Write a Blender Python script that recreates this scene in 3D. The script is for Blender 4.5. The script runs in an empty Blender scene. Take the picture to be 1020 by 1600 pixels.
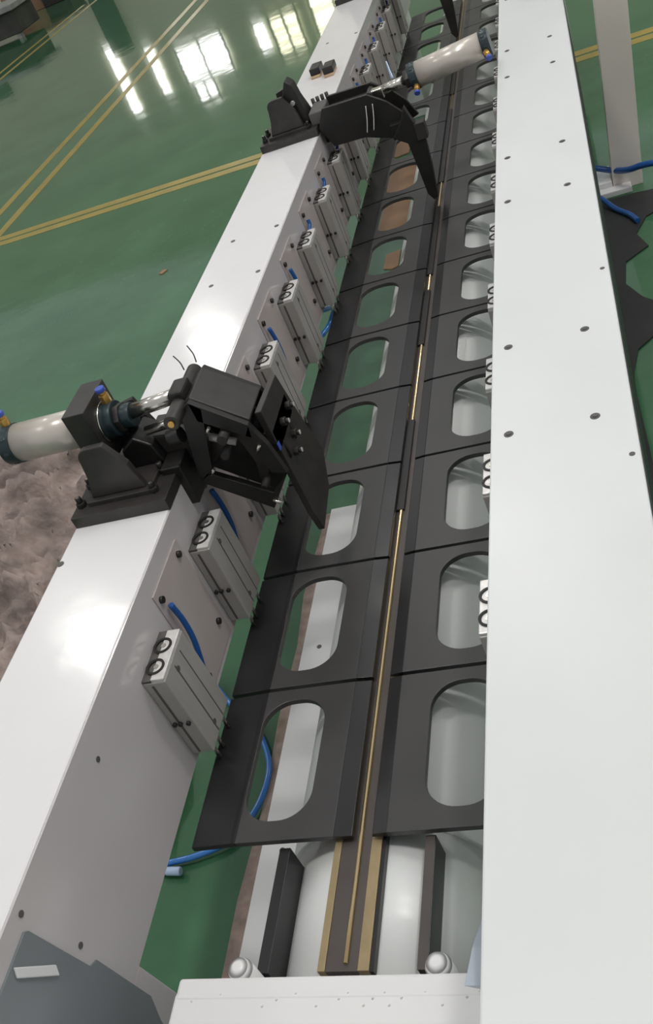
import bpy, bmesh, math, random
from mathutils import Vector, Matrix, noise
random.seed(7)
S = bpy.context.scene
COL = S.collection
PI = math.pi

# ------------------------------------------------------------------ camera
CAM_ROWS = ((0.92615272, 0.13827597, -0.35088587),
            (-0.180223, -0.65500658, -0.73381608),
            (-0.33130168, 0.74286347, -0.58171562))
cd = bpy.data.cameras.new('camera')
cam = bpy.data.objects.new('camera', cd)
COL.objects.link(cam)
r, d, f = [Vector(v) for v in CAM_ROWS]
m = Matrix(((r.x, -d.x, -f.x), (r.y, -d.y, -f.y), (r.z, -d.z, -f.z))).to_4x4()
m.translation = Vector((0, 0, 2.2))
cam.matrix_world = m
cd.sensor_fit = 'VERTICAL'
cd.sensor_height = 36.0
cd.sensor_width = 36.0
cd.lens = 36.0 * 1499.4 / 1600.0
cd.clip_start = 0.02
cd.clip_end = 200
S.camera = cam

# ------------------------------------------------------------------ light
W = bpy.data.worlds.new('hall_daylight')
S.world = W
W.use_nodes = True
W.node_tree.nodes['Background'].inputs[0].default_value = (0.97, 0.985, 1.0, 1)
W.node_tree.nodes['Background'].inputs[1].default_value = 0.42
LAMP_STRENGTH = 72.0
FAR_LAMP_STRENGTH = 40.0
WINDOW_STRENGTH = 9.0
vs = S.view_settings
vs.view_transform = 'Standard'
vs.look = 'None'
vs.exposure = 0.0
vs.gamma = 1.0
vs.use_curve_mapping = False

# ------------------------------------------------------------------ materials
def mat(name, col, rough=0.5, metal=0.0, spec=0.5, var=0.0, scale=8.0, rvar=0.0, bump=0.0, bscale=60.0, coat=0.0, stretch=None):
    M = bpy.data.materials.new(name)
    M.use_nodes = True
    nt = M.node_tree
    b = nt.nodes['Principled BSDF']
    b.inputs['Base Color'].default_value = (*col, 1)
    b.inputs['Roughness'].default_value = rough
    b.inputs['Metallic'].default_value = metal
    b.inputs['Specular IOR Level'].default_value = spec
    b.inputs['Coat Weight'].default_value = coat
    b.inputs['Coat Roughness'].default_value = 0.06
    tc = nt.nodes.new('ShaderNodeTexCoord')
    src = tc.outputs['Object']
    if stretch:
        mp = nt.nodes.new('ShaderNodeMapping')
        mp.inputs['Scale'].default_value = stretch
        nt.links.new(src, mp.inputs['Vector'])
        src = mp.outputs['Vector']
    if var or rvar:
        n = nt.nodes.new('ShaderNodeTexNoise')
        n.inputs['Scale'].default_value = scale
        n.inputs['Detail'].default_value = 5
        nt.links.new(src, n.inputs['Vector'])
        if var:
            r_ = nt.nodes.new('ShaderNodeMapRange')
            r_.inputs[1].default_value = 0.3
            r_.inputs[2].default_value = 0.7
            r_.inputs[3].default_value = 1 - var
            r_.inputs[4].default_value = 1 + var
            nt.links.new(n.outputs['Fac'], r_.inputs[0])
            mx = nt.nodes.new('ShaderNodeVectorMath')
            mx.operation = 'SCALE'
            mx.inputs[0].default_value = col
            nt.links.new(r_.outputs[0], mx.inputs['Scale'])
            nt.links.new(mx.outputs[0], b.inputs['Base Color'])
        if rvar:
            r2 = nt.nodes.new('ShaderNodeMapRange')
            r2.inputs[1].default_value = 0.3
            r2.inputs[2].default_value = 0.7
            r2.inputs[3].default_value = max(0.02, rough - rvar)
            r2.inputs[4].default_value = rough + rvar
            nt.links.new(n.outputs['Fac'], r2.inputs[0])
            nt.links.new(r2.outputs[0], b.inputs['Roughness'])
    if bump:
        n2 = nt.nodes.new('ShaderNodeTexNoise')
        n2.inputs['Scale'].default_value = bscale
        n2.inputs['Detail'].default_value = 4
        nt.links.new(src, n2.inputs['Vector'])
        bp = nt.nodes.new('ShaderNodeBump')
        bp.inputs['Strength'].default_value = bump
        bp.inputs['Distance'].default_value = 0.01
        nt.links.new(n2.outputs['Fac'], bp.inputs['Height'])
        nt.links.new(bp.outputs[0], b.inputs['Normal'])
    return M

def emit(name, col, strength):
    M = bpy.data.materials.new(name)
    M.use_nodes = True
    nt = M.node_tree
    nt.nodes.remove(nt.nodes['Principled BSDF'])
    e = nt.nodes.new('ShaderNodeEmission')
    e.inputs[0].default_value = (*col, 1)
    e.inputs[1].default_value = strength
    nt.links.new(e.outputs[0], nt.nodes['Material Output'].inputs[0])
    return M

WHITE = mat('white_gloss_paint', (0.80, 0.79, 0.79), 0.16, var=0.015, scale=3, bump=0.05, bscale=14)
WHITE_BEAM = mat('white_beam_paint', (0.80, 0.785, 0.785), 0.13, var=0.015, scale=3, bump=0.12, bscale=7)
WHITE_COOL = mat('white_cool_paint', (0.73, 0.745, 0.745), 0.3, var=0.02, scale=3)
MANDREL = mat('mandrel_white_paint', (0.82, 0.83, 0.82), 0.28, var=0.03, scale=2.5)
FACESHADE = mat('shaded_white_paint', (0.58, 0.55, 0.55), 0.16, var=0.03, scale=2)  # white paint greyed: the face's shade is put into the colour
PANEL = mat('pinkish_grey_steel', (0.50, 0.44, 0.425), 0.22, var=0.04, scale=6)
DARKREFL = mat('dark_reflection_tone', (0.21, 0.23, 0.245), 0.3, var=0.08, scale=2)
PLATE = mat('blackened_steel', (0.048, 0.046, 0.046), 0.38, var=0.12, scale=5, rvar=0.06, bump=0.05, bscale=30)
PLATE_DARK = mat('black_oxide_steel', (0.014, 0.014, 0.015), 0.34, var=0.2, scale=6, rvar=0.06)
BLACK = mat('matt_black_steel', (0.014, 0.0125, 0.012), 0.42, var=0.25, scale=12, rvar=0.08)
BLACK2 = mat('worn_black_steel', (0.034, 0.030, 0.028), 0.4, var=0.25, scale=20)
BROWNBAR = mat('brown_black_bar', (0.075, 0.062, 0.056), 0.4, var=0.12, scale=10)
BRASS = mat('dull_brass', (0.33, 0.25, 0.135), 0.42, metal=0.3, var=0.1, scale=20)
COPPER = mat('polished_copper_rod', (0.95, 0.74, 0.42), 0.24, metal=1.0)
ALU = mat('grey_anodised_aluminium', (0.45, 0.43, 0.405), 0.36, metal=0.2, var=0.06, scale=20, stretch=(1, 1, 0.1))
ALU_LIGHT = mat('bright_cast_aluminium', (0.78, 0.76, 0.74), 0.3, metal=0.35, var=0.1, scale=60)
GROOVE = mat('dark_groove', (0.10, 0.095, 0.09), 0.5)
STEEL = mat('bright_steel_rod', (0.72, 0.69, 0.63), 0.24, metal=1.0)
TUBE = mat('cream_cylinder_tube', (0.62, 0.57, 0.51), 0.28, metal=0.25, var=0.03, scale=10)
TEAL = mat('dark_teal_cap', (0.018, 0.034, 0.040), 0.35, var=0.15, scale=20)
FITTING = mat('brass_fitting', (0.60, 0.36, 0.10), 0.3, metal=0.75)
BLUE = mat('blue_air_hose', (0.012, 0.085, 0.30), 0.28)
BLUE_L = mat('light_blue_air_hose', (0.03, 0.20, 0.60), 0.2, coat=0.5)
BLUECAP = mat('blue_plastic_collar', (0.05, 0.10, 0.45), 0.35)
CLEAR = mat('pale_plastic_hose_end', (0.50, 0.62, 0.85), 0.2)
FELT = mat('brown_grey_felt', (0.30, 0.24, 0.215), 0.9, var=0.55, scale=6, bump=1.0, bscale=34)
CARD = mat('brown_cardboard', (0.33, 0.19, 0.11), 0.55, var=0.1, scale=5)
CARD_GREY = mat('grimy_cardboard', (0.34, 0.26, 0.22), 0.8, var=0.25, scale=25, bump=0.4)
YELLOW = mat('yellow_floor_paint', (0.36, 0.27, 0.05), 0.3, var=0.12, scale=6)
WALLP = mat('cream_wall_panel', (0.84, 0.82, 0.66), 0.8, var=0.06, scale=0.4)
COLUMNM = mat('green_grey_column', (0.10, 0.16, 0.12), 0.6)
DARKSHADE = mat('dark_shade_tone', (0.016, 0.017, 0.017), 0.5, var=0.4, scale=3)
POSTM = mat('off_white_post_paint', (0.80, 0.72, 0.66), 0.35, var=0.05, scale=2)
SKIN = mat('tan_plastic', (0.55, 0.38, 0.24), 0.5)
BLUESTEEL = mat('bluish_grey_bracket', (0.42, 0.47, 0.54), 0.35)

def floor_mat():
    M = mat('green_epoxy_floor', (0.038, 0.125, 0.062), 0.06)
    nt = M.node_tree
    b = nt.nodes['Principled BSDF']
    tc = nt.nodes.new('ShaderNodeTexCoord')
    n = nt.nodes.new('ShaderNodeTexNoise')
    n.inputs['Scale'].default_value = 1.6
    n.inputs['Detail'].default_value = 8
    n.inputs['Roughness'].default_value = 0.6
    nt.links.new(tc.outputs['Object'], n.inputs['Vector'])
    cr = nt.nodes.new('ShaderNodeValToRGB')
    cr.color_ramp.elements[0].position = 0.3
    cr.color_ramp.elements[0].color = (0.038, 0.122, 0.054, 1)
    cr.color_ramp.elements[1].position = 0.72
    cr.color_ramp.elements[1].color = (0.066, 0.180, 0.088, 1)
    nt.links.new(n.outputs['Fac'], cr.inputs[0])
    # pale scuffs worn into the paint
    n3 = nt.nodes.new('ShaderNodeTexNoise')
    n3.inputs['Scale'].default_value = 9
    n3.inputs['Detail'].default_value = 10
    n3.inputs['Distortion'].default_value = 1.5
    nt.links.new(tc.outputs['Object'], n3.inputs['Vector'])
    mr = nt.nodes.new('ShaderNodeMapRange')
    mr.inputs[1].default_value = 0.66
    mr.inputs[2].default_value = 0.8
    mr.inputs[3].default_value = 0
    mr.inputs[4].default_value = 0.35
    nt.links.new(n3.outputs['Fac'], mr.inputs[0])
    mx = nt.nodes.new('ShaderNodeMixRGB')
    mx.inputs[2].default_value = (0.16, 0.27, 0.17, 1)
    nt.links.new(mr.outputs[0], mx.inputs[0])
    nt.links.new(cr.outputs[0], mx.inputs[1])
    nt.links.new(mx.outputs[0], b.inputs['Base Color'])
    n2 = nt.nodes.new('ShaderNodeTexNoise')
    n2.inputs['Scale'].default_value = 1.6
    n2.inputs['Detail'].default_value = 3
    nt.links.new(tc.outputs['Object'], n2.inputs['Vector'])
    bp = nt.nodes.new('ShaderNodeBump')
    bp.inputs['Strength'].default_value = 0.12
    bp.inputs['Distance'].default_value = 0.02
    nt.links.new(n2.outputs['Fac'], bp.inputs['Height'])
    nt.links.new(bp.outputs[0], b.inputs['Normal'])
    return M
FLOOR = floor_mat()

# ------------------------------------------------------------------ mesh helpers
class MB:
    def __init__(s):
        s.bm = bmesh.new()
    def box(s, a, b):
        x0, y0, z0 = a; x1, y1, z1 = b
        v = [s.bm.verts.new(p) for p in ((x0,y0,z0),(x1,y0,z0),(x1,y1,z0),(x0,y1,z0),(x0,y0,z1),(x1,y0,z1),(x1,y1,z1),(x0,y1,z1))]
        for q in ((3,2,1,0),(4,5,6,7),(0,1,5,4),(1,2,6,5),(2,3,7,6),(3,0,4,7)):
            s.bm.faces.new([v[i] for i in q])
        return s
    def cyl(s, p, q, r, n=24, r2=None):
        p = Vector(p); q = Vector(q); ax = (q - p).normalized()
        u = ax.orthogonal().normalized(); w = ax.cross(u)
        r2 = r if r2 is None else r2
        A = [s.bm.verts.new(p + (u*math.cos(2*PI*i/n) + w*math.sin(2*PI*i/n))*r) for i in range(n)]
        B = [s.bm.verts.new(q + (u*math.cos(2*PI*i/n) + w*math.sin(2*PI*i/n))*r2) for i in range(n)]
        for i in range(n):
            fc = s.bm.faces.new((A[i], A[(i+1) % n], B[(i+1) % n], B[i]))
            fc.smooth = True
        s.bm.faces.new(A[::-1]); s.bm.faces.new(B)
        return s
    def ring(s, p, q, r, ri, n=24):
        p = Vector(p); q = Vector(q); ax = (q - p).normalized()
        u = ax.orthogonal().normalized(); w = ax.cross(u)
        L = []
        for c, rad in ((p, r), (q, r), (q, ri), (p, ri)):
            L.append([s.bm.verts.new(c + (u*math.cos(2*PI*i/n) + w*math.sin(2*PI*i/n))*rad) for i in range(n)])
        for k in range(4):
            A = L[k]; B = L[(k+1) % 4]
            for i in range(n):
                fc = s.bm.faces.new((A[i], A[(i+1) % n], B[(i+1) % n], B[i]))
                fc.smooth = k in (0, 2)
        return s
    def tube(s, pts, r, n=10, sub=6):
        P = [Vector(p) for p in pts]
        Q = []
        for i in range(len(P)-1):
            p0 = P[max(i-1, 0)]; p1 = P[i]; p2 = P[i+1]; p3 = P[min(i+2, len(P)-1)]
            for k in range(sub):
                t = k/sub
                Q.append(0.5*((2*p1) + (p2-p0)*t + (2*p0-5*p1+4*p2-p3)*t*t + (3*p1-p0-3*p2+p3)*t**3))
        Q.append(P[-1])
        rings = []
        u = None
        for i, c in enumerate(Q):
            tg = (Q[min(i+1, len(Q)-1)] - Q[max(i-1, 0)]).normalized()
            u = tg.orthogonal().normalized() if u is None else (u - tg*u.dot(tg)).normalized()
            w = tg.cross(u)
            rings.append([s.bm.verts.new(c + (u*math.cos(2*PI*j/n) + w*math.sin(2*PI*j/n))*r) for j in range(n)])
        for A, B in zip(rings, rings[1:]):
            for j in range(n):
                fc = s.bm.faces.new((A[j], A[(j+1) % n], B[(j+1) % n], B[j]))
                fc.smooth = True
        s.bm.faces.new(rings[0][::-1]); s.bm.faces.new(rings[-1])
        return s
    def prism(s, pts, axis, a, b):
        """pts: outline in the two other axes (in xyz order), extruded along axis from a to b"""
        def mk(p, t):
            return {'x': (t, p[0], p[1]), 'y': (p[0], t, p[1]), 'z': (p[0], p[1], t)}[axis]
        A = [s.bm.verts.new(mk(p, a)) for p in pts]
        B = [s.bm.verts.new(mk(p, b)) for p in pts]
        n = len(pts)
        for i in range(n):
            s.bm.faces.new((A[i], A[(i+1) % n], B[(i+1) % n], B[i]))
        s.bm.faces.new(A[::-1]); s.bm.faces.new(B)
        return s
    def build(s, name, material, parent=None, bevel=0, seg=2):
        bmesh.ops.recalc_face_normals(s.bm, faces=s.bm.faces)
        me = bpy.data.meshes.new(name)
        s.bm.to_mesh(me); s.bm.free()
        me.materials.append(material)
        o = bpy.data.objects.new(name, me)
        COL.objects.link(o)
        if parent: o.parent = parent
        if bevel:
            md = o.modifiers.new('bevel', 'BEVEL')
            md.width = bevel; md.segments = seg; md.limit_method = 'ANGLE'
            md.angle_limit = math.radians(35)
        return o

def tag(o, label=None, cat=None, group=None, kind=None):
    if label: o['label'] = label
    if cat: o['category'] = cat
    if group: o['group'] = group
    if kind: o['kind'] = kind
    return o

def empty(name, loc, label, cat, group=None):
    o = bpy.data.objects.new(name, None)
    COL.objects.link(o)
    o.location = loc
    o.empty_display_size = 0.05
    return tag(o, label, cat, group)

def copy_tree(o, parent=None):
    c = o.copy()
    COL.objects.link(c)
    if parent: c.parent = parent
    for ch in list(KIDS.get(o.name, [])):
        k = copy_tree(ch, c)
    return c
KIDS = {}
def kids():
    KIDS.clear()
    for o in bpy.data.objects:
        if o.parent: KIDS.setdefault(o.parent.name, []).append(o)

ORD = ['first', 'second', 'third', 'fourth', 'fifth', 'sixth', 'seventh', 'eighth', 'ninth', 'tenth', 'eleventh',
       'twelfth', 'thirteenth', 'fourteenth', 'fifteenth', 'sixteenth', 'seventeenth']

# ------------------------------------------------------------------ the hall
def struct(name, mb, m_, bevel=0):
    return tag(mb.build(name, m_, None, bevel), kind='structure')
struct('floor', MB().box((-45, -12, -0.2), (30, 60, 0)), FLOOR)
# far wall: cream panels, darker columns, bright windows (seen only in the floor's shine)
WY = 30.0
wb = MB().box((-45, WY, 0), (30, WY+0.3, 9))
struct('wall_back', wb, WALLP)
for i, x in enumerate((-23.5, -17.2, -12.75, -7.2, -1.5, 4.5)):
    struct('trim_%d' % (i+1), MB().box((x-0.3, WY-0.35, 0), (x+0.3, WY, 2.3)), COLUMNM)
WIN = emit('daylight_window', (1.0, 0.99, 0.95), WINDOW_STRENGTH)
WIN_Y = emit('warm_daylight_window', (1.0, 0.95, 0.68), WINDOW_STRENGTH*0.62)
FRAME = mat('window_bar_paint', (0.3, 0.32, 0.3), 0.6)
for i, (x0, x1, z0, z1, nb, wm) in enumerate(((-13.4, -13.12, 2.1, 4.05, 7, WIN), (-12.2, -11.95, 2.5, 3.85, 5, WIN), (-11.3, -9.75, 2.85, 3.75, 2, WIN),
                                              (-11.15, -10.5, 3.95, 4.35, 1, WIN), (-8.75, -8.45, 2.95, 3.65, 2, WIN),
                                              (-8.25, -7.4, 2.95, 4.0, 3, WIN_Y), (-6.95, -5.6, 2.6, 4.2, 3, WIN_Y))):
    w = struct('window_%d' % (i+1), MB().box((x0, WY-0.06, z0), (x1, WY, z1)), wm)
    fm = MB()
    for k in range(nb+1):
        z = z0 + (z1-z0)*k/nb
        fm.box((x0-0.04, WY-0.12, z-0.07), (x1+0.04, WY-0.05, z+0.07))
    if x1-x0 > 0.6:
        for xx in (x0, (x0+x1)/2, x1):
            fm.box((xx-0.03, WY-0.12, z0), (xx+0.03, WY-0.05, z1))
    fm.build('window_frame', FRAME, w)

# yellow floor markings, two stripes each
def stripe(name, mb, label, group):
    tag(mb.build(name, YELLOW), label, 'floor marking', group)
def quad_line(mb, p, q, w):
    p = Vector((*p, 0)); q = Vector((*q, 0)); t = (q-p).normalized(); n = Vector((-t.y, t.x, 0))*w/2
    mb.prism([((p+n).x, (p+n).y), ((p-n).x, (p-n).y), ((q-n).x, (q-n).y), ((q+n).x, (q+n).y)], 'z', 0.0, 0.002)
    return mb
G = 'yellow aisle lines painted on the green floor'
stripe('floor_line', quad_line(MB(), (-12, 7.92), (6, 7.20), 0.105), 'far stripe of the yellow pair running crosswise under the machine', G)
stripe('floor_line', quad_line(MB(), (-12, 7.78), (6, 7.06), 0.105), 'near stripe of the yellow pair running crosswise under the machine', G)
stripe('floor_line', quad_line(MB(), (-5.555, 7.70), (-5.62, 29), 0.10), 'left stripe of the yellow pair running lengthwise away from camera', G)
stripe('floor_line', quad_line(MB(), (-5.235, 7.68), (-5.28, 29), 0.10), 'right stripe of the yellow pair running lengthwise away from camera', G)
stripe('floor_line', quad_line(MB(), (-9.75, 12), (-9.82, 22), 0.10), 'left stripe of the faint yellow pair in the upper left corner', G)
stripe('floor_line', quad_line(MB(), (-9.42, 12), (-9.48, 22), 0.10), 'right stripe of the faint yellow pair in the upper left corner', G)

# ceiling lamps (above the frame; most make highlights on the paint, two are added fill)
LAMPM = emit('lamp_panel', (1.0, 0.985, 0.95), LAMP_STRENGTH)
lamp0 = empty('ceiling_lamp', (-1.55, 1.3, 8.0), 'rectangular high bay lamp above the machine, some of them added as fill', 'ceiling lamp', 'high bay lamps above the machine')
MB().box((-0.62, -0.47, 0.0), (0.62, 0.47, 0.06)).build('lamp_housing', BLACK, lamp0)
MB().box((-0.40, -0.32, -0.015), (0.40, 0.32, 0.0)).build('diffuser', LAMPM, lamp0)
MB().cyl((0, 0, 0.06), (0, 0, 1.5), 0.01, 8).build('suspension_rod', BLACK, lamp0)
far_diffuser = bpy.data.objects['diffuser'].data.copy()
far_diffuser.materials[0] = emit('far_lamp_panel', (1.0, 0.985, 0.95), FAR_LAMP_STRENGTH)
kids()
for x, y in ((-7.8, 8.5), (-7.9, 16.4), (-2.0, 8.9), (4.0, 8.7), (-8.2, 1.0), (2.6, 1.7), (2.6, 4.6)):  # the last two are added to light what shows through the openings
    c = copy_tree(lamp0); c.location = (x, y, 8.0)
    for q in bpy.data.objects:
        if q.parent == c and q.name.startswith('diffuser') and x != 2.6:
            q.data = far_diffuser

# ------------------------------------------------------------------ main beams
XLI, XLO, XRI, XRO = -1.106, -1.376, -0.327, -0.030
left = empty('left_beam', (-1.24, 3.8, 0), 'long white box beam left of the plate rows with shaded inner face', 'machine beam', 'white longitudinal beams')
def rel(o, parent):
    o.parent = parent
    o.matrix_parent_inverse = Matrix.Translation(parent.location).inverted()
    return o
def part(mb, name, m_, parent, bevel=0, label=None):
    o = mb.build(name, m_, None, bevel)
    rel(o, parent)
    if label: o['label'] = label
    return o
part(MB().box((XLO, 0.25, 0.605), (XLI-0.004, 7.9, 1.0)), 'beam_body', WHITE_BEAM, left, 0.004)
part(MB().box((XLI-0.004, 0.25, 0.607), (XLI, 7.9, 0.998)), 'inner_face_shade', FACESHADE, left, 0, 'inner face of the white beam, shade painted grey')
part(MB().prism([(0.25, 0.0), (0.25, 0.607), (0.754, 0.607), (0.770, 0.45), (0.770, 0.0)], 'x', -1.36, XLI-0.001), 'support_leg', FACESHADE, left, 0.004)
part(MB().box((-1.36, 7.2, 0.0), (XLI-0.001, 7.7, 0.605)), 'support_leg', WHITE, left, 0.004)
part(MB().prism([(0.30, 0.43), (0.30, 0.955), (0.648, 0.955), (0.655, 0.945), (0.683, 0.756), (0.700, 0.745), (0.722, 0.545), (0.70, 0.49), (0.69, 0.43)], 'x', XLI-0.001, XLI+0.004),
     'reflection_patch', DARKREFL, left, 0.001, 'dark slate grey patch for a reflection in the face')  # dark panel added where the glossy face mirrors something dark
part(MB().prism([(0.592, 0.952), (0.640, 0.857), (0.630, 0.838), (0.582, 0.935)], 'x', XLI+0.004, XLI+0.010), 'light_reflection_bar', WHITE, left, 0.002)  # pale bar drawn for a light reflection in the glossy face
for (x, y) in ((-1.306, 3.221), (-1.134, 2.889), (-1.134, 3.241), (-1.309, 2.88), (-1.367, 1.53), (-1.13, 5.7), (-1.30, 5.7)):
    part(MB().cyl((x, y, 0.999), (x, y, 1.0015), 0.009, 14), 'screw', GROOVE, left)
for (y, z) in ((0.669, 0.975), (0.700, 0.80), (1.0, 0.93)):
    part(MB().cyl((XLI-0.002, y, z), (XLI+0.002, y, z), 0.006, 12), 'screw', GROOVE, left)

right = empty('right_beam', (-0.18, 3.8, 0), 'long white box beam right of the plate rows with bolt holes on top', 'machine beam', 'white longitudinal beams')
part(MB().box((XRI, 0.25, 0.605), (XRO, 7.9, 1.0)), 'beam_body', WHITE_COOL, right, 0.004)
part(MB().box((XRO, 0.25, 0.607), (XRO+0.003, 4.95, 0.992)), 'outer_face_dark_reflection', DARKSHADE, right, 0, 'outer side face of the white beam, dark reflection painted in')  # side of the white beam darkened in colour for a dark reflection
part(MB().box((-0.30, 0.25, 0.0), (-0.05, 0.60, 0.605)), 'support_leg', WHITE, right, 0.004)
part(MB().box((-0.30, 7.2, 0.0), (-0.05, 7.7, 0.605)), 'support_leg', WHITE, right, 0.004)
for k in range(4):
    for dy in (0, 0.35):
        for x in (-0.287, -0.107):
            y = 1.675 + 1.19*k + dy
            part(MB().cyl((x, y, 0.998), (x, y, 1.0012), 0.0105, 16).cyl((x, y, 1.0012), (x, y, 1.003), 0.006, 6), 'bolt', GROOVE, right)
for y in (1.528, 2.295):
    part(MB().cyl((-0.047, y, 0.999), (-0.047, y, 1.0012), 0.006, 12), 'screw', GROOVE, right)

# ------------------------------------------------------------------ mandrel with backing bar
MX, MZ, MR = -0.690, 0.312, 0.235
man = empty('welding_mandrel', (MX, 3.8, 0), 'big white round mandrel lying lengthwise under the seam between plate rows', 'mandrel')
part(MB().cyl((MX, 0.753, MZ), (MX, 1.06, MZ), MR, 96), 'nose_tube', MANDREL, man)
part(MB().cyl((MX, 1.06, MZ-0.022), (MX, 7.9, MZ-0.022), MR+0.022, 96), 'main_tube', MANDREL, man)
part(MB().box((-0.80, 0.80, 0.0), (-0.58, 0.95, 0.14)).box((-0.80, 7.2, 0.0), (-0.58, 7.4, 0.14)), 'saddle_stand', WHITE, man, 0.004)
part(MB().box((-0.737, 0.753, 0.535), (-0.673, 7.9, 0.561)), 'backing_bar', BROWNBAR, man, 0.001, 'dark brown backing bar under the seam')
part(MB().box((-0.752, 0.753, 0.535), (-0.737, 7.9, 0.563)), 'brass_strip', BRASS, man, 0.001)
part(MB().box((-0.673, 0.753, 0.535), (-0.651, 7.9, 0.563)), 'brass_strip', BRASS, man, 0.001)
part(MB().box((-0.651, 0.753, 0.530), (-0.643, 7.9, 0.559)), 'edge_strip', PLATE_DARK, man, 0)
for i, (ya, yb) in enumerate(((2.03, 2.46), (2.91, 3.30), (3.43, 4.06), (4.33, 5.30), (5.55, 5.96))):  # stretches where the rod reflects dark, added as black strips
    part(MB().prism([(-0.714, 0.5615), (-0.714, 0.570), (-0.687, 0.570), (-0.687, 0.5615)], 'y', ya, yb), 'dark_reflection_strip', BLACK, man, 0.001, 'black strip for the dark reflection in the copper rod')
part(MB().cyl((-0.6965, 0.766, 0.5635), (-0.6965, 7.9, 0.5635), 0.0048, 16), 'copper_rod', COPPER, man, 0, 'bright copper rod along the seam')
part(MB().box((-0.876, 0.753, 0.47), (-0.852, 1.010, 0.561)), 'rail_bar', PLATE_DARK, man, 0.001, 'black upright bar on the left flank')
part(MB().box((-0.560, 0.753, 0.47), (-0.540, 1.016, 0.561)), 'rail_bar', PLATE_DARK, man, 0.001, 'black upright bar on the right flank')
part(MB().box((-0.5605, 0.753, 0.5605), (-0.5415, 1.014, 0.5618)), 'rail_cap', BROWNBAR, man, 0)

# white head box at the near end
head = empty('end_box', (-0.69, 0.5, 0), 'glossy white box closing the near end of the mandrel', 'machine housing')
part(MB().box((-0.978, 0.22, 0.0), (-0.345, 0.677, 0.66)), 'box_body', WHITE, head, 0.006)
part(MB().box((-0.976, 0.66, 0.45), (-0.400, 0.703, 0.661)), 'rear_flange', WHITE, head, 0.007)
for x in (-0.873, -0.500):
    part(MB().cyl((x, 0.728, 0.50), (x, 0.728, 0.628), 0.024, 32).cyl((x, 0.728, 0.628), (x, 0.728, 0.640), 0.024, 32, 0.019).cyl((x, 0.728, 0.640), (x, 0.728, 0.646), 0.019, 32, 0.008), 'dome_pin', WHITE, head)
for k, x in enumerate([-0.94, -0.885, -0.80, -0.775, -0.74, -0.70, -0.66, -0.645, -0.615, -0.60, -0.58, -0.57, -0.55, -0.51, -0.48, -0.44, -0.42]):  # bright metal dots added for the glints along the painted edge
    part(MB().cyl((x, 0.662+0.012*math.sin(k*2.1), 0.658), (x, 0.662+0.012*math.sin(k*2.1), 0.6630), 0.0036, 12, 0.001), 'glint_drop', ALU_LIGHT, head)
br = MB().prism([(0.700, 0.855), (0.582, 0.871), (0.553, 0.948), (0.620, 0.915)], 'x', -0.362, -0.330).build('bracket', BLUESTEEL, None, 0.001)
tag(br, 'small bluish grey angled bracket tucked against the near end of the right beam', 'bracket')

# ------------------------------------------------------------------ press plates
PITCH, Y0, ZT, TH = 0.409, 1.014, 0.585, 0.015
def rounded_rect(x0, x1, y0, y1, r_, n=10):
    P = []
    for cx, cy, a0 in ((x1-r_, y0+r_, -90), (x1-r_, y1-r_, 0), (x0+r_, y1-r_, 90), (x0+r_, y0+r_, 180)):
        for i in range(n+1):
            a = math.radians(a0 + 90*i/n)
            P.append((cx+math.cos(a)*r_, cy+math.sin(a)*r_))
    return P
def holed_plate(x0, x1, y0, y1, hole, z0, z1):
    """rectangular plate with one opening, built as a ring of faces"""
    bm = bmesh.new()
    cx = sum(p[0] for p in hole)/len(hole); cy = sum(p[1] for p in hole)/len(hole)
    outer = []
    for (hx, hy) in hole:
        dx, dy = hx-cx, hy-cy
        t = min(((x1-cx)/dx if dx > 1e-9 else (x0-cx)/dx if dx < -1e-9 else 1e9),
                ((y1-cy)/dy if dy > 1e-9 else (y0-cy)/dy if dy < -1e-9 else 1e9))
        outer.append((cx+dx*t, cy+dy*t))
    # snap nearest outer samples to the corners
    for c in ((x0, y0), (x1, y0), (x1, y1), (x0, y1)):
        i = min(range(len(outer)), key=lambda k: (outer[k][0]-c[0])**2 + (outer[k][1]-c[1])**2)
        outer[i] = c
    V = {}
    for nm, L, z in (('ot', outer, z1), ('ob', outer, z0), ('it', hole, z1), ('ib', hole, z0)):
        V[nm] = [bm.verts.new((p[0], p[1], z)) for p in L]
    n = len(hole)
    for i in range(n):
        j = (i+1) % n
        bm.faces.new((V['ot'][i], V['ot'][j], V['it'][j], V['it'][i]))
        bm.faces.new((V['ob'][j], V['ob'][i], V['ib'][i], V['ib'][j]))
        bm.faces.new((V['ot'][j], V['ot'][i], V['ob'][i], V['ob'][j]))
        bm.faces.new((V['it'][i], V['it'][j], V['ib'][j], V['ib'][i]))
    mb = MB(); mb.bm.free(); mb.bm = bm
    return mb
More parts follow.
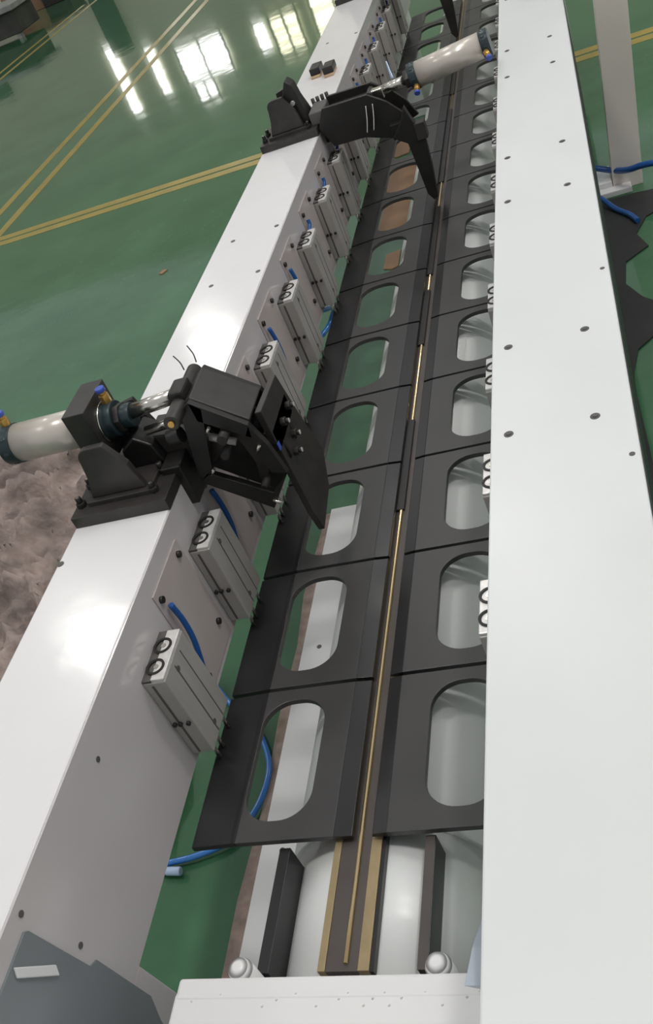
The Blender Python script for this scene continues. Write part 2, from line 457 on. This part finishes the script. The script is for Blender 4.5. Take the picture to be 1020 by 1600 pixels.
def make_plate(side):
    L = PITCH - 0.010
    t = empty('press_plate', (0, 0, 0), 'x', 'press plate')
    if side == 'L':
        xa, xb = -0.972, -0.750      # flat field with the opening
        hole = rounded_rect(-0.970+0.0, -0.813, 0.047, 0.365, 0.070)
        hole = [(max(p[0], -0.9695), p[1]) for p in hole]
        holed_plate(xa, xb, 0, L, hole, -TH, 0).build('plate_body', PLATE, t, 0.0012)
        # darker outer wing, bent slightly down
        MB().prism([(-1.078, -0.006), (-0.985, -0.001), (-0.972, 0.0006), (-0.972, -TH), (-1.078, -TH-0.006)], 'y', 0, L).build('clamp_wing', PLATE_DARK, t, 0.002)
        MB().prism([(-0.750, 0), (-0.710, -0.0035), (-0.708, -TH+0.002), (-0.750, -TH)], 'y', 0, L).build('nose_strip', PLATE_DARK, t, 0.001)
    else:
        xa, xb = -0.636, -0.345
        hole = rounded_rect(-0.562, -0.408, 0.047, 0.365, 0.070)
        holed_plate(xa, xb, 0, L, hole, -TH, 0).build('plate_body', PLATE, t, 0.0012)
        MB().prism([(-0.636, 0), (-0.666, -0.0035), (-0.669, -TH+0.002), (-0.636, -TH)], 'y', 0, L).build('nose_strip', PLATE_DARK, t, 0.001)
    return t
NPL = 16
protos = {s: make_plate(s) for s in 'LR'}
kids()
for s in 'LR':
    for k in range(NPL):
        o = protos[s] if k == 0 else copy_tree(protos[s])
        o.location = (0.0, Y0 + PITCH*k, ZT)
        nm = 'left' if s == 'L' else 'right'
        extra = 'nearest the camera' if k == 0 else 'farthest away' if k == NPL-1 else ORD[k] + ' from the near end'
        o['label'] = 'black steel plate with oval opening in the %s row, %s' % (nm, extra)
        o['group'] = 'press plates in the %s row beside the seam' % nm

# ------------------------------------------------------------------ guided clamp cylinders on the beams
def make_clamp(side):
    sg = 1 if side == 'L' else -1
    t = empty('clamp_cylinder', (0, 0, 0), 'x', 'clamp cylinder')
    def bx(a, b, *r_):
        x0, x1 = sorted((sg*a[0], sg*b[0]))
        return (x0, a[1], a[2]), (x1, b[1], b[2])
    # local: x=0 at the beam face, y=0 at near side, z absolute
    if side == 'L':
        mp = MB().box(*bx((0, 0.190, 0.625), (0.004, 0.385, 0.950))).build('mounting_plate', PANEL, t, 0.001)
        for (y, z) in ((0.208, 0.923), (0.358, 0.923), (0.352, 0.692)):
            MB().cyl((sg*0.003, y, z), (sg*0.012, y, z), 0.0085, 14).build('bolt', BLACK, mp)
    TX = 0.055 if side == 'L' else 0.047
    body = MB().box(*bx((0.0, 0.0, 0.630), (TX, 0.146, 0.880))).build('cylinder_body', ALU, t, 0.003)
    # slots along the outer and near faces
    MB().box(*bx((TX-0.0005, 0.054, 0.635), (TX+0.0006, 0.058, 0.865))).build('slot', GROOVE, body)
    MB().box(*bx((TX-0.0005, 0.098, 0.635), (TX+0.0006, 0.101, 0.865))).build('slot', GROOVE, body)
    MB().box(*bx((0.018, -0.0006, 0.635), (0.024, 0.0004, 0.87))).build('slot', GROOVE, body)
    for z in (0.850, 0.662):
        MB().cyl((sg*(TX-0.001), 0.060, z), (sg*(TX+0.0015), 0.060, z), 0.007, 14).build('air_port', GROOVE, body)
    for x in (0.010, 0.024, 0.044):
        MB().cyl((sg*x, -0.006, 0.740), (sg*x, 0.001, 0.740), 0.0055, 12).build('screw', BLACK, body)
    MB().box(*bx((0.0, 0.001, 0.8795), (0.022, 0.145, 0.8855))).build('cap_recess', GROOVE, body)
    cap = MB().box(*bx((0.022, 0.002, 0.879), (TX-0.001, 0.144, 0.888))).build('end_cap', ALU_LIGHT, t, 0.002)
    for y in (0.038, 0.098):
        MB().ring((sg*0.025, y, 0.8855), (sg*0.025, y, 0.8905), 0.022, 0.0165, 28).build('cap_ring', BLACK, cap)
        MB().cyl((sg*0.027, y, 0.886), (sg*0.027, y, 0.8895), 0.006, 12).build('cap_pin', STEEL, cap)
    for y in (0.020, 0.050, 0.105):
        MB().cyl((sg*(TX-0.012), y, 0.583), (sg*(TX-0.012), y, 0.635), 0.0055, 14).build('guide_rod', STEEL, t)
    return t
cl = {s: make_clamp(s) for s in 'LR'}
kids()
for s in 'LR':
    for k in range(15 if s == 'L' else 14):
        o = cl[s] if k == 0 else copy_tree(cl[s])
        o.location = (XLI if s == 'L' else XRI, 1.222 + 0.4085*k, 0)
        nm = 'left' if s == 'L' else 'right'
        extra = 'nearest the camera' if k == 0 else ORD[k] + ' from the near end'
        o['label'] = 'grey clamp cylinder on the %s beam, %s' % (nm, extra)
        o['group'] = 'clamp cylinders along the %s beam' % nm
        if s == 'L' and k not in (2,):
            # dark blue hose arching from the far corner to a push fitting
            y = 1.222 + 0.4085*k
            long_ = 1.0 if k in (0, 1, 3, 4) else 0.35
            pts = [(-1.090, y+0.213, 0.900), (-1.083, y+0.211, 0.846), (-1.080, y+0.201, 0.790), (-1.083, y+0.186, 0.740), (-1.090, y+0.176, 0.694)]
            if long_ < 1: pts = [pts[0], (-1.088, y+0.205, 0.88), (-1.094, y+0.17, 0.86)]
            h = MB().tube(pts, 0.0072).build('air_hose', BLUE, None)
            h.parent = o; h.matrix_parent_inverse = Matrix.Translation(o.location).inverted()
            if long_ == 1.0:
                g = MB().cyl((-1.104, y+0.173, 0.690), (-1.076, y+0.173, 0.690), 0.008, 14).cyl((-1.090, y+0.174, 0.680), (-1.089, y+0.178, 0.706), 0.010, 14).build('push_fitting', BLACK, None)
                g.parent = h
                g.matrix_parent_inverse = Matrix.Translation(o.location).inverted()
                g.matrix_parent_inverse = Matrix.Identity(4)

# ------------------------------------------------------------------ tack clamp mechanisms
def cyl_assembly(t, p, q, r_):
    """pneumatic cylinder from rear end p to rod end q"""
    p = Vector(p); q = Vector(q); e = (q-p).normalized()
    part(MB().cyl(p, q, r_, 48), 'cylinder_tube', TUBE, t, 0, 'cream coloured cylinder tube')
    part(MB().cyl(p-e*0.035, p+e*0.001, r_*1.05, 48).ring(p-e*0.024, p-e*0.006, r_*1.10, r_, 8), 'rear_cap', TEAL, t, 0.002)
    part(MB().cyl(q-e*0.001, q+e*0.032, r_*1.05, 48).ring(q+e*0.006, q+e*0.022, r_*1.10, r_, 8), 'front_cap', TEAL, t, 0.002)
def fitting(t, x, y, z, dx=0, dy=0, dz=1):
    e = Vector((dx, dy, dz)).normalized()
    p = Vector((x, y, z))
    q = part(MB().cyl(p, p+e*0.026, 0.013, 6).cyl(p+e*0.026, p+e*0.034, 0.010, 18), 'hose_fitting', FITTING, t, 0.001, 'brass hose fitting with blue collar')
    c = MB().cyl(p+e*0.034, p+e*0.046, 0.0125, 20).build('collar', BLUECAP, None, 0.002)
    c.parent = q
    return q

def base_unit(t, y0):
    """base slab and upright bracket on the beam; y0 = near edge"""
    part(MB().box((-1.372, y0, 1.0), (-1.104, y0+0.33, 1.032)), 'base_plate', BLACK2, t, 0.002)
    part(MB().box((-1.14, y0+0.10, 0.93), (-1.085, y0+0.30, 1.05)), 'hinge_block', BLACK, t, 0.003)
    part(MB().box((-1.33, y0+0.035, 1.03), (-1.15, y0+0.29, 1.045)), 'sole_plate', BLACK2, t, 0.002)
    # cheek plate with a rounded shoulder
    arc = [(-1.262+0.03*math.cos(math.radians(a)), 1.155+0.03*math.sin(math.radians(a))) for a in range(180, 89, -15)]
    part(MB().prism([(-1.318, 1.045)] + [(-1.30, 1.10), (-1.292, 1.15)] + arc + [(-1.215, 1.185), (-1.178, 1.12), (-1.165, 1.045)], 'y', y0+0.050, y0+0.070), 'cheek_plate', BLACK2, t, 0.003)
    part(MB().prism([(-1.30, 1.045), (-1.29, 1.16), (-1.20, 1.18), (-1.16, 1.045)], 'y', y0+0.245, y0+0.265), 'cheek_plate', BLACK, t, 0.003)
    for x in (-1.352, -1.145):
        for y in (y0+0.045, y0+0.12, y0+0.29):
            b = part(MB().cyl((x, y, 1.031), (x, y, 1.046), 0.013, 6).cyl((x, y, 1.046), (x, y, 1.060), 0.008, 16), 'bolt', BLACK, t, 0.001)
            MB().cyl((x, y, 1.060), (x, y, 1.0615), 0.005, 6).build('socket', STEEL, b)
    part(MB().cyl((-1.29, y0+0.06, 1.075), (-1.29, y0+0.25, 1.075), 0.010, 16), 'tie_rod', BLACK, t)

m1 = empty('tack_clamp', (-1.24, 1.8, 1.0), 'black clamp mechanism with cream cylinder sticking out left of the left beam', 'clamp mechanism', 'tack clamps along the left beam')
base_unit(m1, 1.657)
cyl_assembly(m1, (-1.522, 1.85, 1.168), (-1.30, 1.85, 1.168), 0.050)
part(MB().box((-1.318, 1.775, 1.085), (-1.255, 1.925, 1.245)), 'trunnion_block', BLACK2, m1, 0.002)
part(MB().cyl((-1.256, 1.85, 1.168), (-1.222, 1.85, 1.168), 0.046, 36), 'front_ring', TEAL, m1, 0.003)
part(MB().ring((-1.256, 1.85, 1.165), (-1.250, 1.85, 1.165), 0.054, 0.044, 40), 'seal_ring', STEEL, m1)
part(MB().cyl((-1.222, 1.85, 1.168), (-1.206, 1.85, 1.168), 0.038, 6), 'lock_nut', BLACK2, m1, 0.002)
part(MB().cyl((-1.206, 1.85, 1.168), (-1.180, 1.85, 1.168), 0.031, 28), 'rod_gland', TEAL, m1, 0.002)
part(MB().cyl((-1.19, 1.85, 1.175), (-1.045, 1.85, 1.19), 0.019, 28), 'piston_rod', STEEL, m1)
part(MB().cyl((-1.16, 1.83, 1.125), (-1.03, 1.83, 1.135), 0.012, 20), 'adjusting_screw', STEEL, m1)
part(MB().cyl((-1.095, 1.80, 1.105), (-1.06, 1.80, 1.11), 0.022, 24), 'adjusting_nut', BLACK, m1, 0.002)
part(MB().box((-1.055, 1.815, 1.14), (-1.015, 1.885, 1.215)), 'clevis', BLACK, m1, 0.006)
part(MB().cyl((-1.035, 1.74, 1.18), (-1.035, 1.97, 1.18), 0.020, 24), 'clevis_pin', BLACK2, m1, 0.003)
part(MB().cyl((-1.035, 1.735, 1.18), (-1.035, 1.741, 1.18), 0.008, 20), 'pin_end', FITTING, m1)
fitting(m1, -1.535, 1.86, 1.215); fitting(m1, -1.235, 1.86, 1.210)
part(MB().prism([(-1.245, 1.045), (-1.235, 1.10), (-1.19, 1.13), (-1.15, 1.10), (-1.14, 1.045)], 'y', 1.80, 1.90), 'pedestal', BLACK, m1, 0.004)
part(MB().prism([(-1.20, 1.035), (-1.17, 1.105), (-1.00, 1.09), (-0.98, 1.03), (-1.03, 0.99), (-1.105, 1.0)], 'y', 1.83, 1.93), 'link_arm', BLACK2, m1, 0.004)
near_poly = [(-1.030, 1.175), (-1.000, 1.195), (-0.885, 1.098), (-0.862, 1.03), (-0.848, 0.94), (-0.923, 0.842), (-1.074, 0.967)]
fr = MB()
for q in ([(-1.030, 1.175), (-1.000, 1.195), (-0.975, 1.170), (-1.030, 0.990), (-1.074, 0.967)],
          [(-1.000, 1.195), (-0.885, 1.098), (-0.890, 1.060), (-1.000, 1.140)],
          [(-0.885, 1.098), (-0.862, 1.03), (-0.848, 0.94), (-0.885, 0.95), (-0.900, 1.03), (-0.905, 1.07)],
          [(-1.074, 0.967), (-1.045, 0.990), (-0.905, 0.890), (-0.848, 0.94), (-0.923, 0.842)]):
    fr.prism(q, 'y', 1.79, 1.808)
part(fr, 'arm_frame', BLACK, m1, 0.001)
part(MB().prism([(-0.970, 1.075), (-0.935, 1.085), (-0.905, 1.02), (-0.900, 0.95), (-0.925, 0.90), (-0.945, 0.905), (-0.935, 0.96), (-0.945, 1.02)], 'y', 1.835, 1.86), 'curved_link', BLACK2, m1, 0.003, 'curved black link inside the arm')
part(MB().cyl((-1.02, 1.815, 1.085), (-0.945, 1.815, 1.045), 0.010, 20), 'link_shaft', ALU, m1)
part(MB().prism(near_poly, 'y', 1.862, 1.872), 'inner_panel', BLACK, m1, 0)
part(MB().prism(near_poly, 'y', 1.942, 1.960), 'arm_plate', BLACK, m1, 0.002)
part(MB().prism([(-1.045, 1.172), (-1.000, 1.198), (-0.882, 1.102), (-0.905, 1.055)], 'y', 1.808, 1.942), 'cross_block', BLACK2, m1, 0.003)
part(MB().cyl((-0.955, 1.77, 1.085), (-0.955, 1.95, 1.085), 0.013, 20), 'pivot_shaft', BLACK2, m1)
part(MB().cyl((-0.985, 1.80, 1.02), (-0.985, 1.95, 1.02), 0.011, 20), 'pivot_shaft', BLACK2, m1)
part(MB().cyl((-0.93, 1.80, 0.90), (-0.93, 1.95, 0.90), 0.011, 20), 'pivot_shaft', BLACK2, m1)
for (x, z, dx, dz) in ((-0.995, 1.10, 0.018, 0.020), (-0.895, 1.02, 0.016, 0.020), (-1.035, 0.985, 0.016, 0.016), (-0.915, 0.87, 0.022, -0.012)):
    part(MB().cyl((x, 1.788, z), (x+dx, 1.784, z+dz), 0.0042, 10), 'split_pin', STEEL, m1)
part(MB().prism([(1.823, 1.107), (1.999, 1.097), (2.040, 0.924), (2.085, 0.79), (2.01, 0.712), (1.861, 0.688), (1.842, 0.765), (1.835, 0.93)], 'x', -0.872, -0.855), 'press_foot', BLACK2, m1, 0.002, 'broad black foot plate reaching down to the left plates')
part(MB().box((-0.92, 1.83, 0.98), (-0.855, 2.0, 1.04)), 'foot_bracket', BLACK, m1, 0.003)
for (y, z) in ((1.975, 1.015), (1.905, 1.015), (1.935, 0.955), (1.90, 0.925)):
    b = part(MB().cyl((-0.857, y, z), (-0.842, y, z), 0.012, 6).cyl((-0.842, y, z), (-0.834, y, z), 0.007, 14), 'bolt', BLACK2, m1, 0.001)
    MB().cyl((-0.834, y, z), (-0.833, y, z), 0.006, 14).build('bolt_tip', ALU_LIGHT, b)
part(MB().box((-0.8555, 1.825, 0.985), (-0.8535, 1.840, 1.005)), 'sticker', BLUECAP, m1)
for (x, y, z, x2, y2, z2) in ((-1.022, 1.97, 1.20, -1.04, 2.0, 1.235), (-1.06, 1.965, 1.19, -1.08, 1.985, 1.225)):
    part(MB().tube([(x, y, z), ((x+x2)/2+0.004, (y+y2)/2, (z+z2)/2), (x2, y2, z2)], 0.0018, 6), 'wire_end', BLACK, m1)

def far_clamp(dy, label):
    t = empty('tack_clamp', (-1.24, 4.25+dy, 1.0), label, 'clamp mechanism', 'tack clamps along the left beam')
    base_unit(t, 4.115+dy)
    y = 4.22+dy
    cyl_assembly(t, (-0.365, y, 1.105), (-0.645, y, 1.078), 0.052)
    part(MB().cyl((-0.677, y, 1.075), (-0.700, y, 1.073), 0.040, 6), 'lock_nut', BLACK2, t, 0.002)
    part(MB().cyl((-0.700, y, 1.073), (-0.80, y, 1.064), 0.021, 24), 'piston_rod', STEEL, t)
    part(MB().box((-0.86, y-0.022, 1.036), (-0.80, y+0.022, 1.080)), 'rod_end', STEEL, t, 0.004)
    part(MB().cyl((-0.86, y-0.045, 1.07), (-0.86, y+0.045, 1.07), 0.014, 20), 'clevis_pin', BLACK2, t)
    fitting(t, -0.352, y-0.050, 1.09, 0.3, -1, -0.5); fitting(t, -0.655, y-0.045, 1.05, 0, -1, -0.5)
    h = part(MB().tube([(-0.745, y-0.015, 1.10), (-0.755, y+0.02, 1.14), (-0.765, y+0.06, 1.15), (-0.762, y+0.05, 1.08)], 0.003, 8), 'hose_loop', CLEAR, t)
    for yy in (y-0.085, y+0.075):
        part(MB().prism([(-1.10, 1.02), (-1.06, 1.095), (-0.86, 1.09), (-0.79, 1.04), (-0.735, 0.975), (-0.70, 0.90), (-0.78, 0.875), (-0.92, 0.925), (-1.06, 0.93)], 'y', yy, yy+0.018), 'arm_plate', BLACK, t, 0.002)
    part(MB().box((-1.06, y-0.07, 0.96), (-0.86, y+0.075, 1.06)), 'cross_block', BLACK2, t, 0.004)
    part(MB().box((-0.80, y-0.12, 0.885), (-0.745, y+0.09, 0.95)), 'cross_bar', BLACK, t, 0.003)
    part(MB().prism([(-0.752, 0.95), (-0.72, 1.01), (-0.702, 0.95), (-0.668, 0.885), (-0.675, 0.74), (-0.690, 0.598), (-0.708, 0.592), (-0.728, 0.625), (-0.735, 0.73), (-0.745, 0.86), (-0.80, 0.90)], 'y', y-0.135, y-0.095), 'press_foot', BLACK, t, 0.003, 'slim black boomerang arm reaching to the seam')
    part(MB().box((-0.70, y-0.14, 0.86), (-0.655, y-0.09, 0.93)), 'foot_clip', BLACK2, t, 0.002)
    part(MB().prism([(-1.25, 1.045), (-1.225, 1.17), (-1.19, 1.235), (-1.165, 1.21), (-1.14, 1.045)], 'y', y-0.02, y+0.06), 'pedestal', BLACK, t, 0.006)
    part(MB().cyl((-1.185, y-0.03, 1.14), (-1.185, y+0.08, 1.14), 0.010, 16), 'pivot_shaft', ALU, t)
    part(MB().box((-1.13, y-0.06, 1.03), (-1.06, y+0.09, 1.085)), 'hinge_jaw', GROOVE, t, 0.006)
    for k in range(4):
        part(MB().cyl((-1.13+0.02*k, y+0.10+0.01*k, 1.03), (-1.13+0.02*k, y+0.10+0.01*k, 1.10), 0.008, 12), 'stud', BLACK, t)
    for k in range(2):
        part(MB().tube([(-0.875+0.03*k, y-0.09, 1.05), (-0.885+0.03*k, y-0.10, 1.0), (-0.90+0.03*k, y-0.11, 0.95)], 0.0022, 6), 'wire_end', ALU_LIGHT, t)
far_clamp(0, 'black clamp mechanism with cream cylinder lying across the plate rows, arm on seam')
far_clamp(2.46, 'farthest black clamp mechanism, only its arm showing at the top edge')

for i, (x, y) in enumerate(((-1.265, 5.12), (-1.185, 5.06))):
    t = empty('stop_block', (x, y, 1.0), ['left', 'right'][i] + ' one of two small black blocks on tan feet on the left beam', 'block', 'small stop blocks on the left beam')
    part(MB().box((x-0.026, y-0.07, 1.0), (x+0.026, y+0.05, 1.012)), 'foot', SKIN, t, 0.003)
    part(MB().box((x-0.027, y-0.055, 1.012), (x+0.027, y+0.055, 1.045)), 'block_body', BLACK, t, 0.004)

# ------------------------------------------------------------------ things on the floor
# white steel strip on cardboard under the left plates
st = empty('steel_channel', (-1.08, 1.8, 0), 'flat white steel bar lying on the floor beneath the left plates', 'steel bar')
part(MB().box((-1.190, 0.80, 0.012), (-0.96, 2.72, 0.08)), 'bar_body', WHITE, st, 0.003)
for (x, y) in ((-1.125, 1.30), (-1.130, 2.02)):
    part(MB().cyl((x, y, 0.0795), (x, y, 0.0815), 0.008, 14), 'bolt_hole', GROOVE, st)
cb = []
xs = [(-1.262, 0.80), (-1.268, 1.2), (-1.25, 1.5), (-1.262, 1.8), (-1.25, 2.1), (-1.268, 2.35), (-1.26, 2.5), (-1.245, 2.78)]
sp = MB().prism(xs + [(-1.08, 2.80), (-0.95, 2.80), (-0.95, 0.80)], 'z', 0.0, 0.012).build('cardboard_sheet', CARD_GREY)
tag(sp, 'grimy torn cardboard strip under the white floor bar', 'cardboard', 'cardboard pieces under the machine')
for (x0, y0, x1, y1, lb) in ((-1.30, 5.30, -1.06, 5.80, 'brown cardboard piece seen through a left opening, nearer of the two large ones'),
                             (-1.32, 5.88, -1.06, 6.40, 'brown cardboard piece seen through a left opening, farther of the two large ones'),
                             (-1.215, 4.80, -1.13, 5.02, 'small brown cardboard scrap on green floor, near the cardboard pieces'),
                             (-1.33, 6.5, -1.20, 6.9, 'pale brown cardboard piece farthest away beneath the clamp arm')):
    o = MB().prism([(x0, y0+0.03), (x0+0.05, y0), (x1, y0+0.02), (x1, y1), (x0, y1-0.02)], 'z', 0, 0.006).build('cardboard_sheet', CARD)
    tag(o, lb, 'cardboard', 'cardboard pieces under the machine')

# crumpled felt sheet
def felt():
    bm = bmesh.new()
    nx, ny = 150, 170
    x0, x1, y0, y1 = -4.3, -1.43, 1.38, 3.86
    V = []
    for j in range(ny+1):
        row = []
        for i in range(nx+1):
            u, v = i/nx, j/ny
            x = x0+(x1-x0)*u; y = y0+(y1-y0)*v
            # the right edge runs back under the beam, far edge ragged
            xr = -1.535 - max(0, y-1.67)*0.22 + 0.02*noise.noise(Vector((0, y*5, 0)))
            if y > 1.67: xr -= 0.10*min(1, (y-1.67)/0.05)
            x = x0 + (xr-x0)*u
            yt = 3.80 + 0.06*noise.noise(Vector((x*2.5, 3, 0)))
            y = y0 + (yt-y0)*v
            p = Vector((x, y, 0))
            e = min(u, 1-u, v*1.0, 1-v)
            w = noise.noise(Vector((x*1.3, y*2.2, 5)))*0.5 + 0.5
            ridge = 1-abs(noise.noise(Vector((x*2.0+w, y*4.2, 2))))*2
            fine = 1-abs(noise.noise(Vector((x*9, y*12+w*2, 9))))*2
            z = 0.02 + 0.13*max(0, ridge)**3 + 0.05*max(0, fine)**2 + 0.05*w + 0.010*noise.noise(Vector((x*38, y*38, 1)))
            z *= min(1, e*14+0.35)
            row.append(bm.verts.new((x, y, max(z, 0.004))))
        V.append(row)
    for j in range(ny):
        for i in range(nx):
            fc = bm.faces.new((V[j][i], V[j][i+1], V[j+1][i+1], V[j+1][i])); fc.smooth = True
    edge = [e for e in bm.edges if len(e.link_faces) == 1]
    r_ = bmesh.ops.extrude_edge_only(bm, edges=edge)
    for v in [g for g in r_['geom'] if isinstance(g, bmesh.types.BMVert)]: v.co.z = 0.0
    mb = MB(); mb.bm.free(); mb.bm = bm
    return mb.build('felt_sheet', FELT)
tag(felt(), 'crumpled brown grey felt sheet spread on the floor left of the machine', 'felt sheet')

def hose(name, pts, r_, m_, label, group):
    return tag(MB().tube(pts, r_, 12).build(name, m_), label, 'air hose', group)
HG = 'blue air hoses on the floor'
hs = hose('floor_hose', [(-1.60, 2.05, 0.04), (-1.512, 1.956, 0.02), (-1.446, 1.88, 0.02), (-1.345, 1.79, 0.02), (-1.298, 1.723, 0.02), (-1.258, 1.637, 0.02), (-1.250, 1.57, 0.02),
                   (-1.257, 1.51, 0.02), (-1.276, 1.453, 0.02), (-1.31, 1.40, 0.02), (-1.354, 1.364, 0.02), (-1.438, 1.335, 0.02), (-1.51, 1.322, 0.02), (-1.535, 1.308, 0.02), (-1.515, 1.295, 0.02), (-1.50, 1.295, 0.02)],
          0.0095, BLUE_L, 'light blue hose looping on the floor below the nearest left plate', HG)
MB().cyl((-1.51, 1.296, 0.0215), (-1.462, 1.293, 0.0215), 0.0125, 16).build('hose_end', CLEAR, hs, 0.003)
hose('floor_hose', [(-0.15, 5.20, 0.10), (-0.054, 5.134, 0.10), (0.05, 5.02, 0.10), (0.12, 4.93, 0.12), (0.219, 4.86, 0.15), (0.5, 4.75, 0.15)], 0.016, BLUE, 'dark blue hose crossing in front of the white post foot right of the machine', HG)
hose('floor_hose', [(-0.12, 5.0, 0.05), (-0.039, 4.87, 0.04), (0.02, 4.75, 0.02), (0.08, 4.64, 0.02), (0.11, 4.55, 0.02)], 0.013, BLUE, 'short blue hose on the shaded floor beside the right beam', HG)
hose('floor_hose', [(-1.25, 3.50, 0.50), (-1.15, 3.45, 0.53), (-1.10, 3.40, 0.55), (-1.095, 3.32, 0.557), (-1.105, 3.25, 0.55), (-1.16, 3.20, 0.53), (-1.28, 3.20, 0.50)], 0.010, BLUE_L, 'light blue hose hanging beneath the left beam near the seventh clamp cylinder', HG)

# right side: post on a foot rail, dark sheet for the floor shade
po = empty('steel_post', (0.1, 5.05, 0), 'off white steel post with foot rail standing right of the machine', 'post')
mb = MB()
def lean(p, z, k=0.075): return p + k*z
A = [(0.030, 5.10), (0.030, 5.00), (0.178, 5.00), (0.178, 5.10)]
bm = mb.bm
lo = [bm.verts.new((x, y, 0.0)) for x, y in A]; hi = [bm.verts.new((lean(x, 2.0), y, 2.0)) for x, y in A]
for i in range(4): bm.faces.new((lo[i], lo[(i+1) % 4], hi[(i+1) % 4], hi[i]))
bm.faces.new(lo); bm.faces.new(hi[::-1])
part(mb, 'upright', POSTM, po, 0.003)
part(MB().box((-0.25, 4.99, 0.0), (0.03, 5.20, 0.06)), 'foot_rail', WHITE, po, 0.004)
part(MB().box((-0.10, 4.93, 0.0), (0.12, 5.00, 0.03)), 'toe_plate', WHITE, po, 0.004)
mt = MB().prism([(-0.32, 0.8), (-0.02, 0.8), (-0.01, 1.4), (-0.03, 2.0), (-0.02, 2.6), (-0.035, 3.2), (-0.03, 3.3), (0.0, 3.45), (0.09, 3.55), (0.14, 3.75), (0.06, 3.85), (0.0, 4.0), (0.02, 4.2), (0.13, 4.3), (0.09, 4.45), (0.15, 4.60), (0.35, 4.74), (0.40, 4.85), (0.10, 4.90), (-0.32, 4.92)], 'z', 0, 0.008).build('floor_shade_sheet', DARKSHADE)
tag(mt, 'dark sheet for the shade on the floor along the right beam', 'floor shade')  # dark sheet added for the beam's shadow and reflection on the floor

# far upper left corner
bn = empty('metal_bin', (-11.6, 21.3, 0), 'grey metal bin in the upper left corner on the green floor', 'bin')
GREYM = mat('galvanised_bin', (0.38, 0.38, 0.38), 0.4, metal=0.3, var=0.2, scale=4)
part(MB().box((-13.2, 20.7, 0.55), (-10.75, 22.0, 0.66)), 'bin_rim', GREYM, bn, 0.01)
part(MB().box((-13.1, 20.8, 0.10), (-10.85, 21.9, 0.56)), 'bin_body', mat('dark_bin_side', (0.07, 0.068, 0.06), 0.6, var=0.4, scale=2), bn, 0.02)
for x in (-13.0, -11.0):
    part(MB().box((x, 20.85, 0), (x+0.08, 21.0, 0.12)), 'foot', GREYM, bn)
for i, (x, y, s1, s2, h, mm, nm, lb) in enumerate(((-12.5, 25.2, 1.0, 0.9, 0.5, CARD, 'cardboard_box', 'brown cardboard box at the top left edge'),
                                           (-11.6, 25.0, 0.7, 0.8, 0.35, BLACK2, 'tool_crate', 'dark crate beside the brown box at the top left edge'),
                                           (-13.3, 24.2, 0.9, 0.7, 0.15, POSTM, 'wooden_pallet', 'pale low pallet beside the grey bin at top left'))):
    o = MB().box((x-s1/2, y-s2/2, 0), (x+s1/2, y+s2/2, h)).box((x-s1/2-0.02, y-s2/2-0.02, h-0.08), (x+s1/2+0.02, y+s2/2+0.02, h+0.02)).build(nm, mm, None, 0.01)
    tag(o, lb, nm.split('_')[1])
lf = MB().prism([(-2.91, 5.72), (-2.88, 5.70), (-2.85, 5.75), (-2.89, 5.77)], 'z', 0, 0.006).build('paper_scrap', CARD)
tag(lf, 'tiny brown scrap lying on the green floor left of the machine', 'scrap')
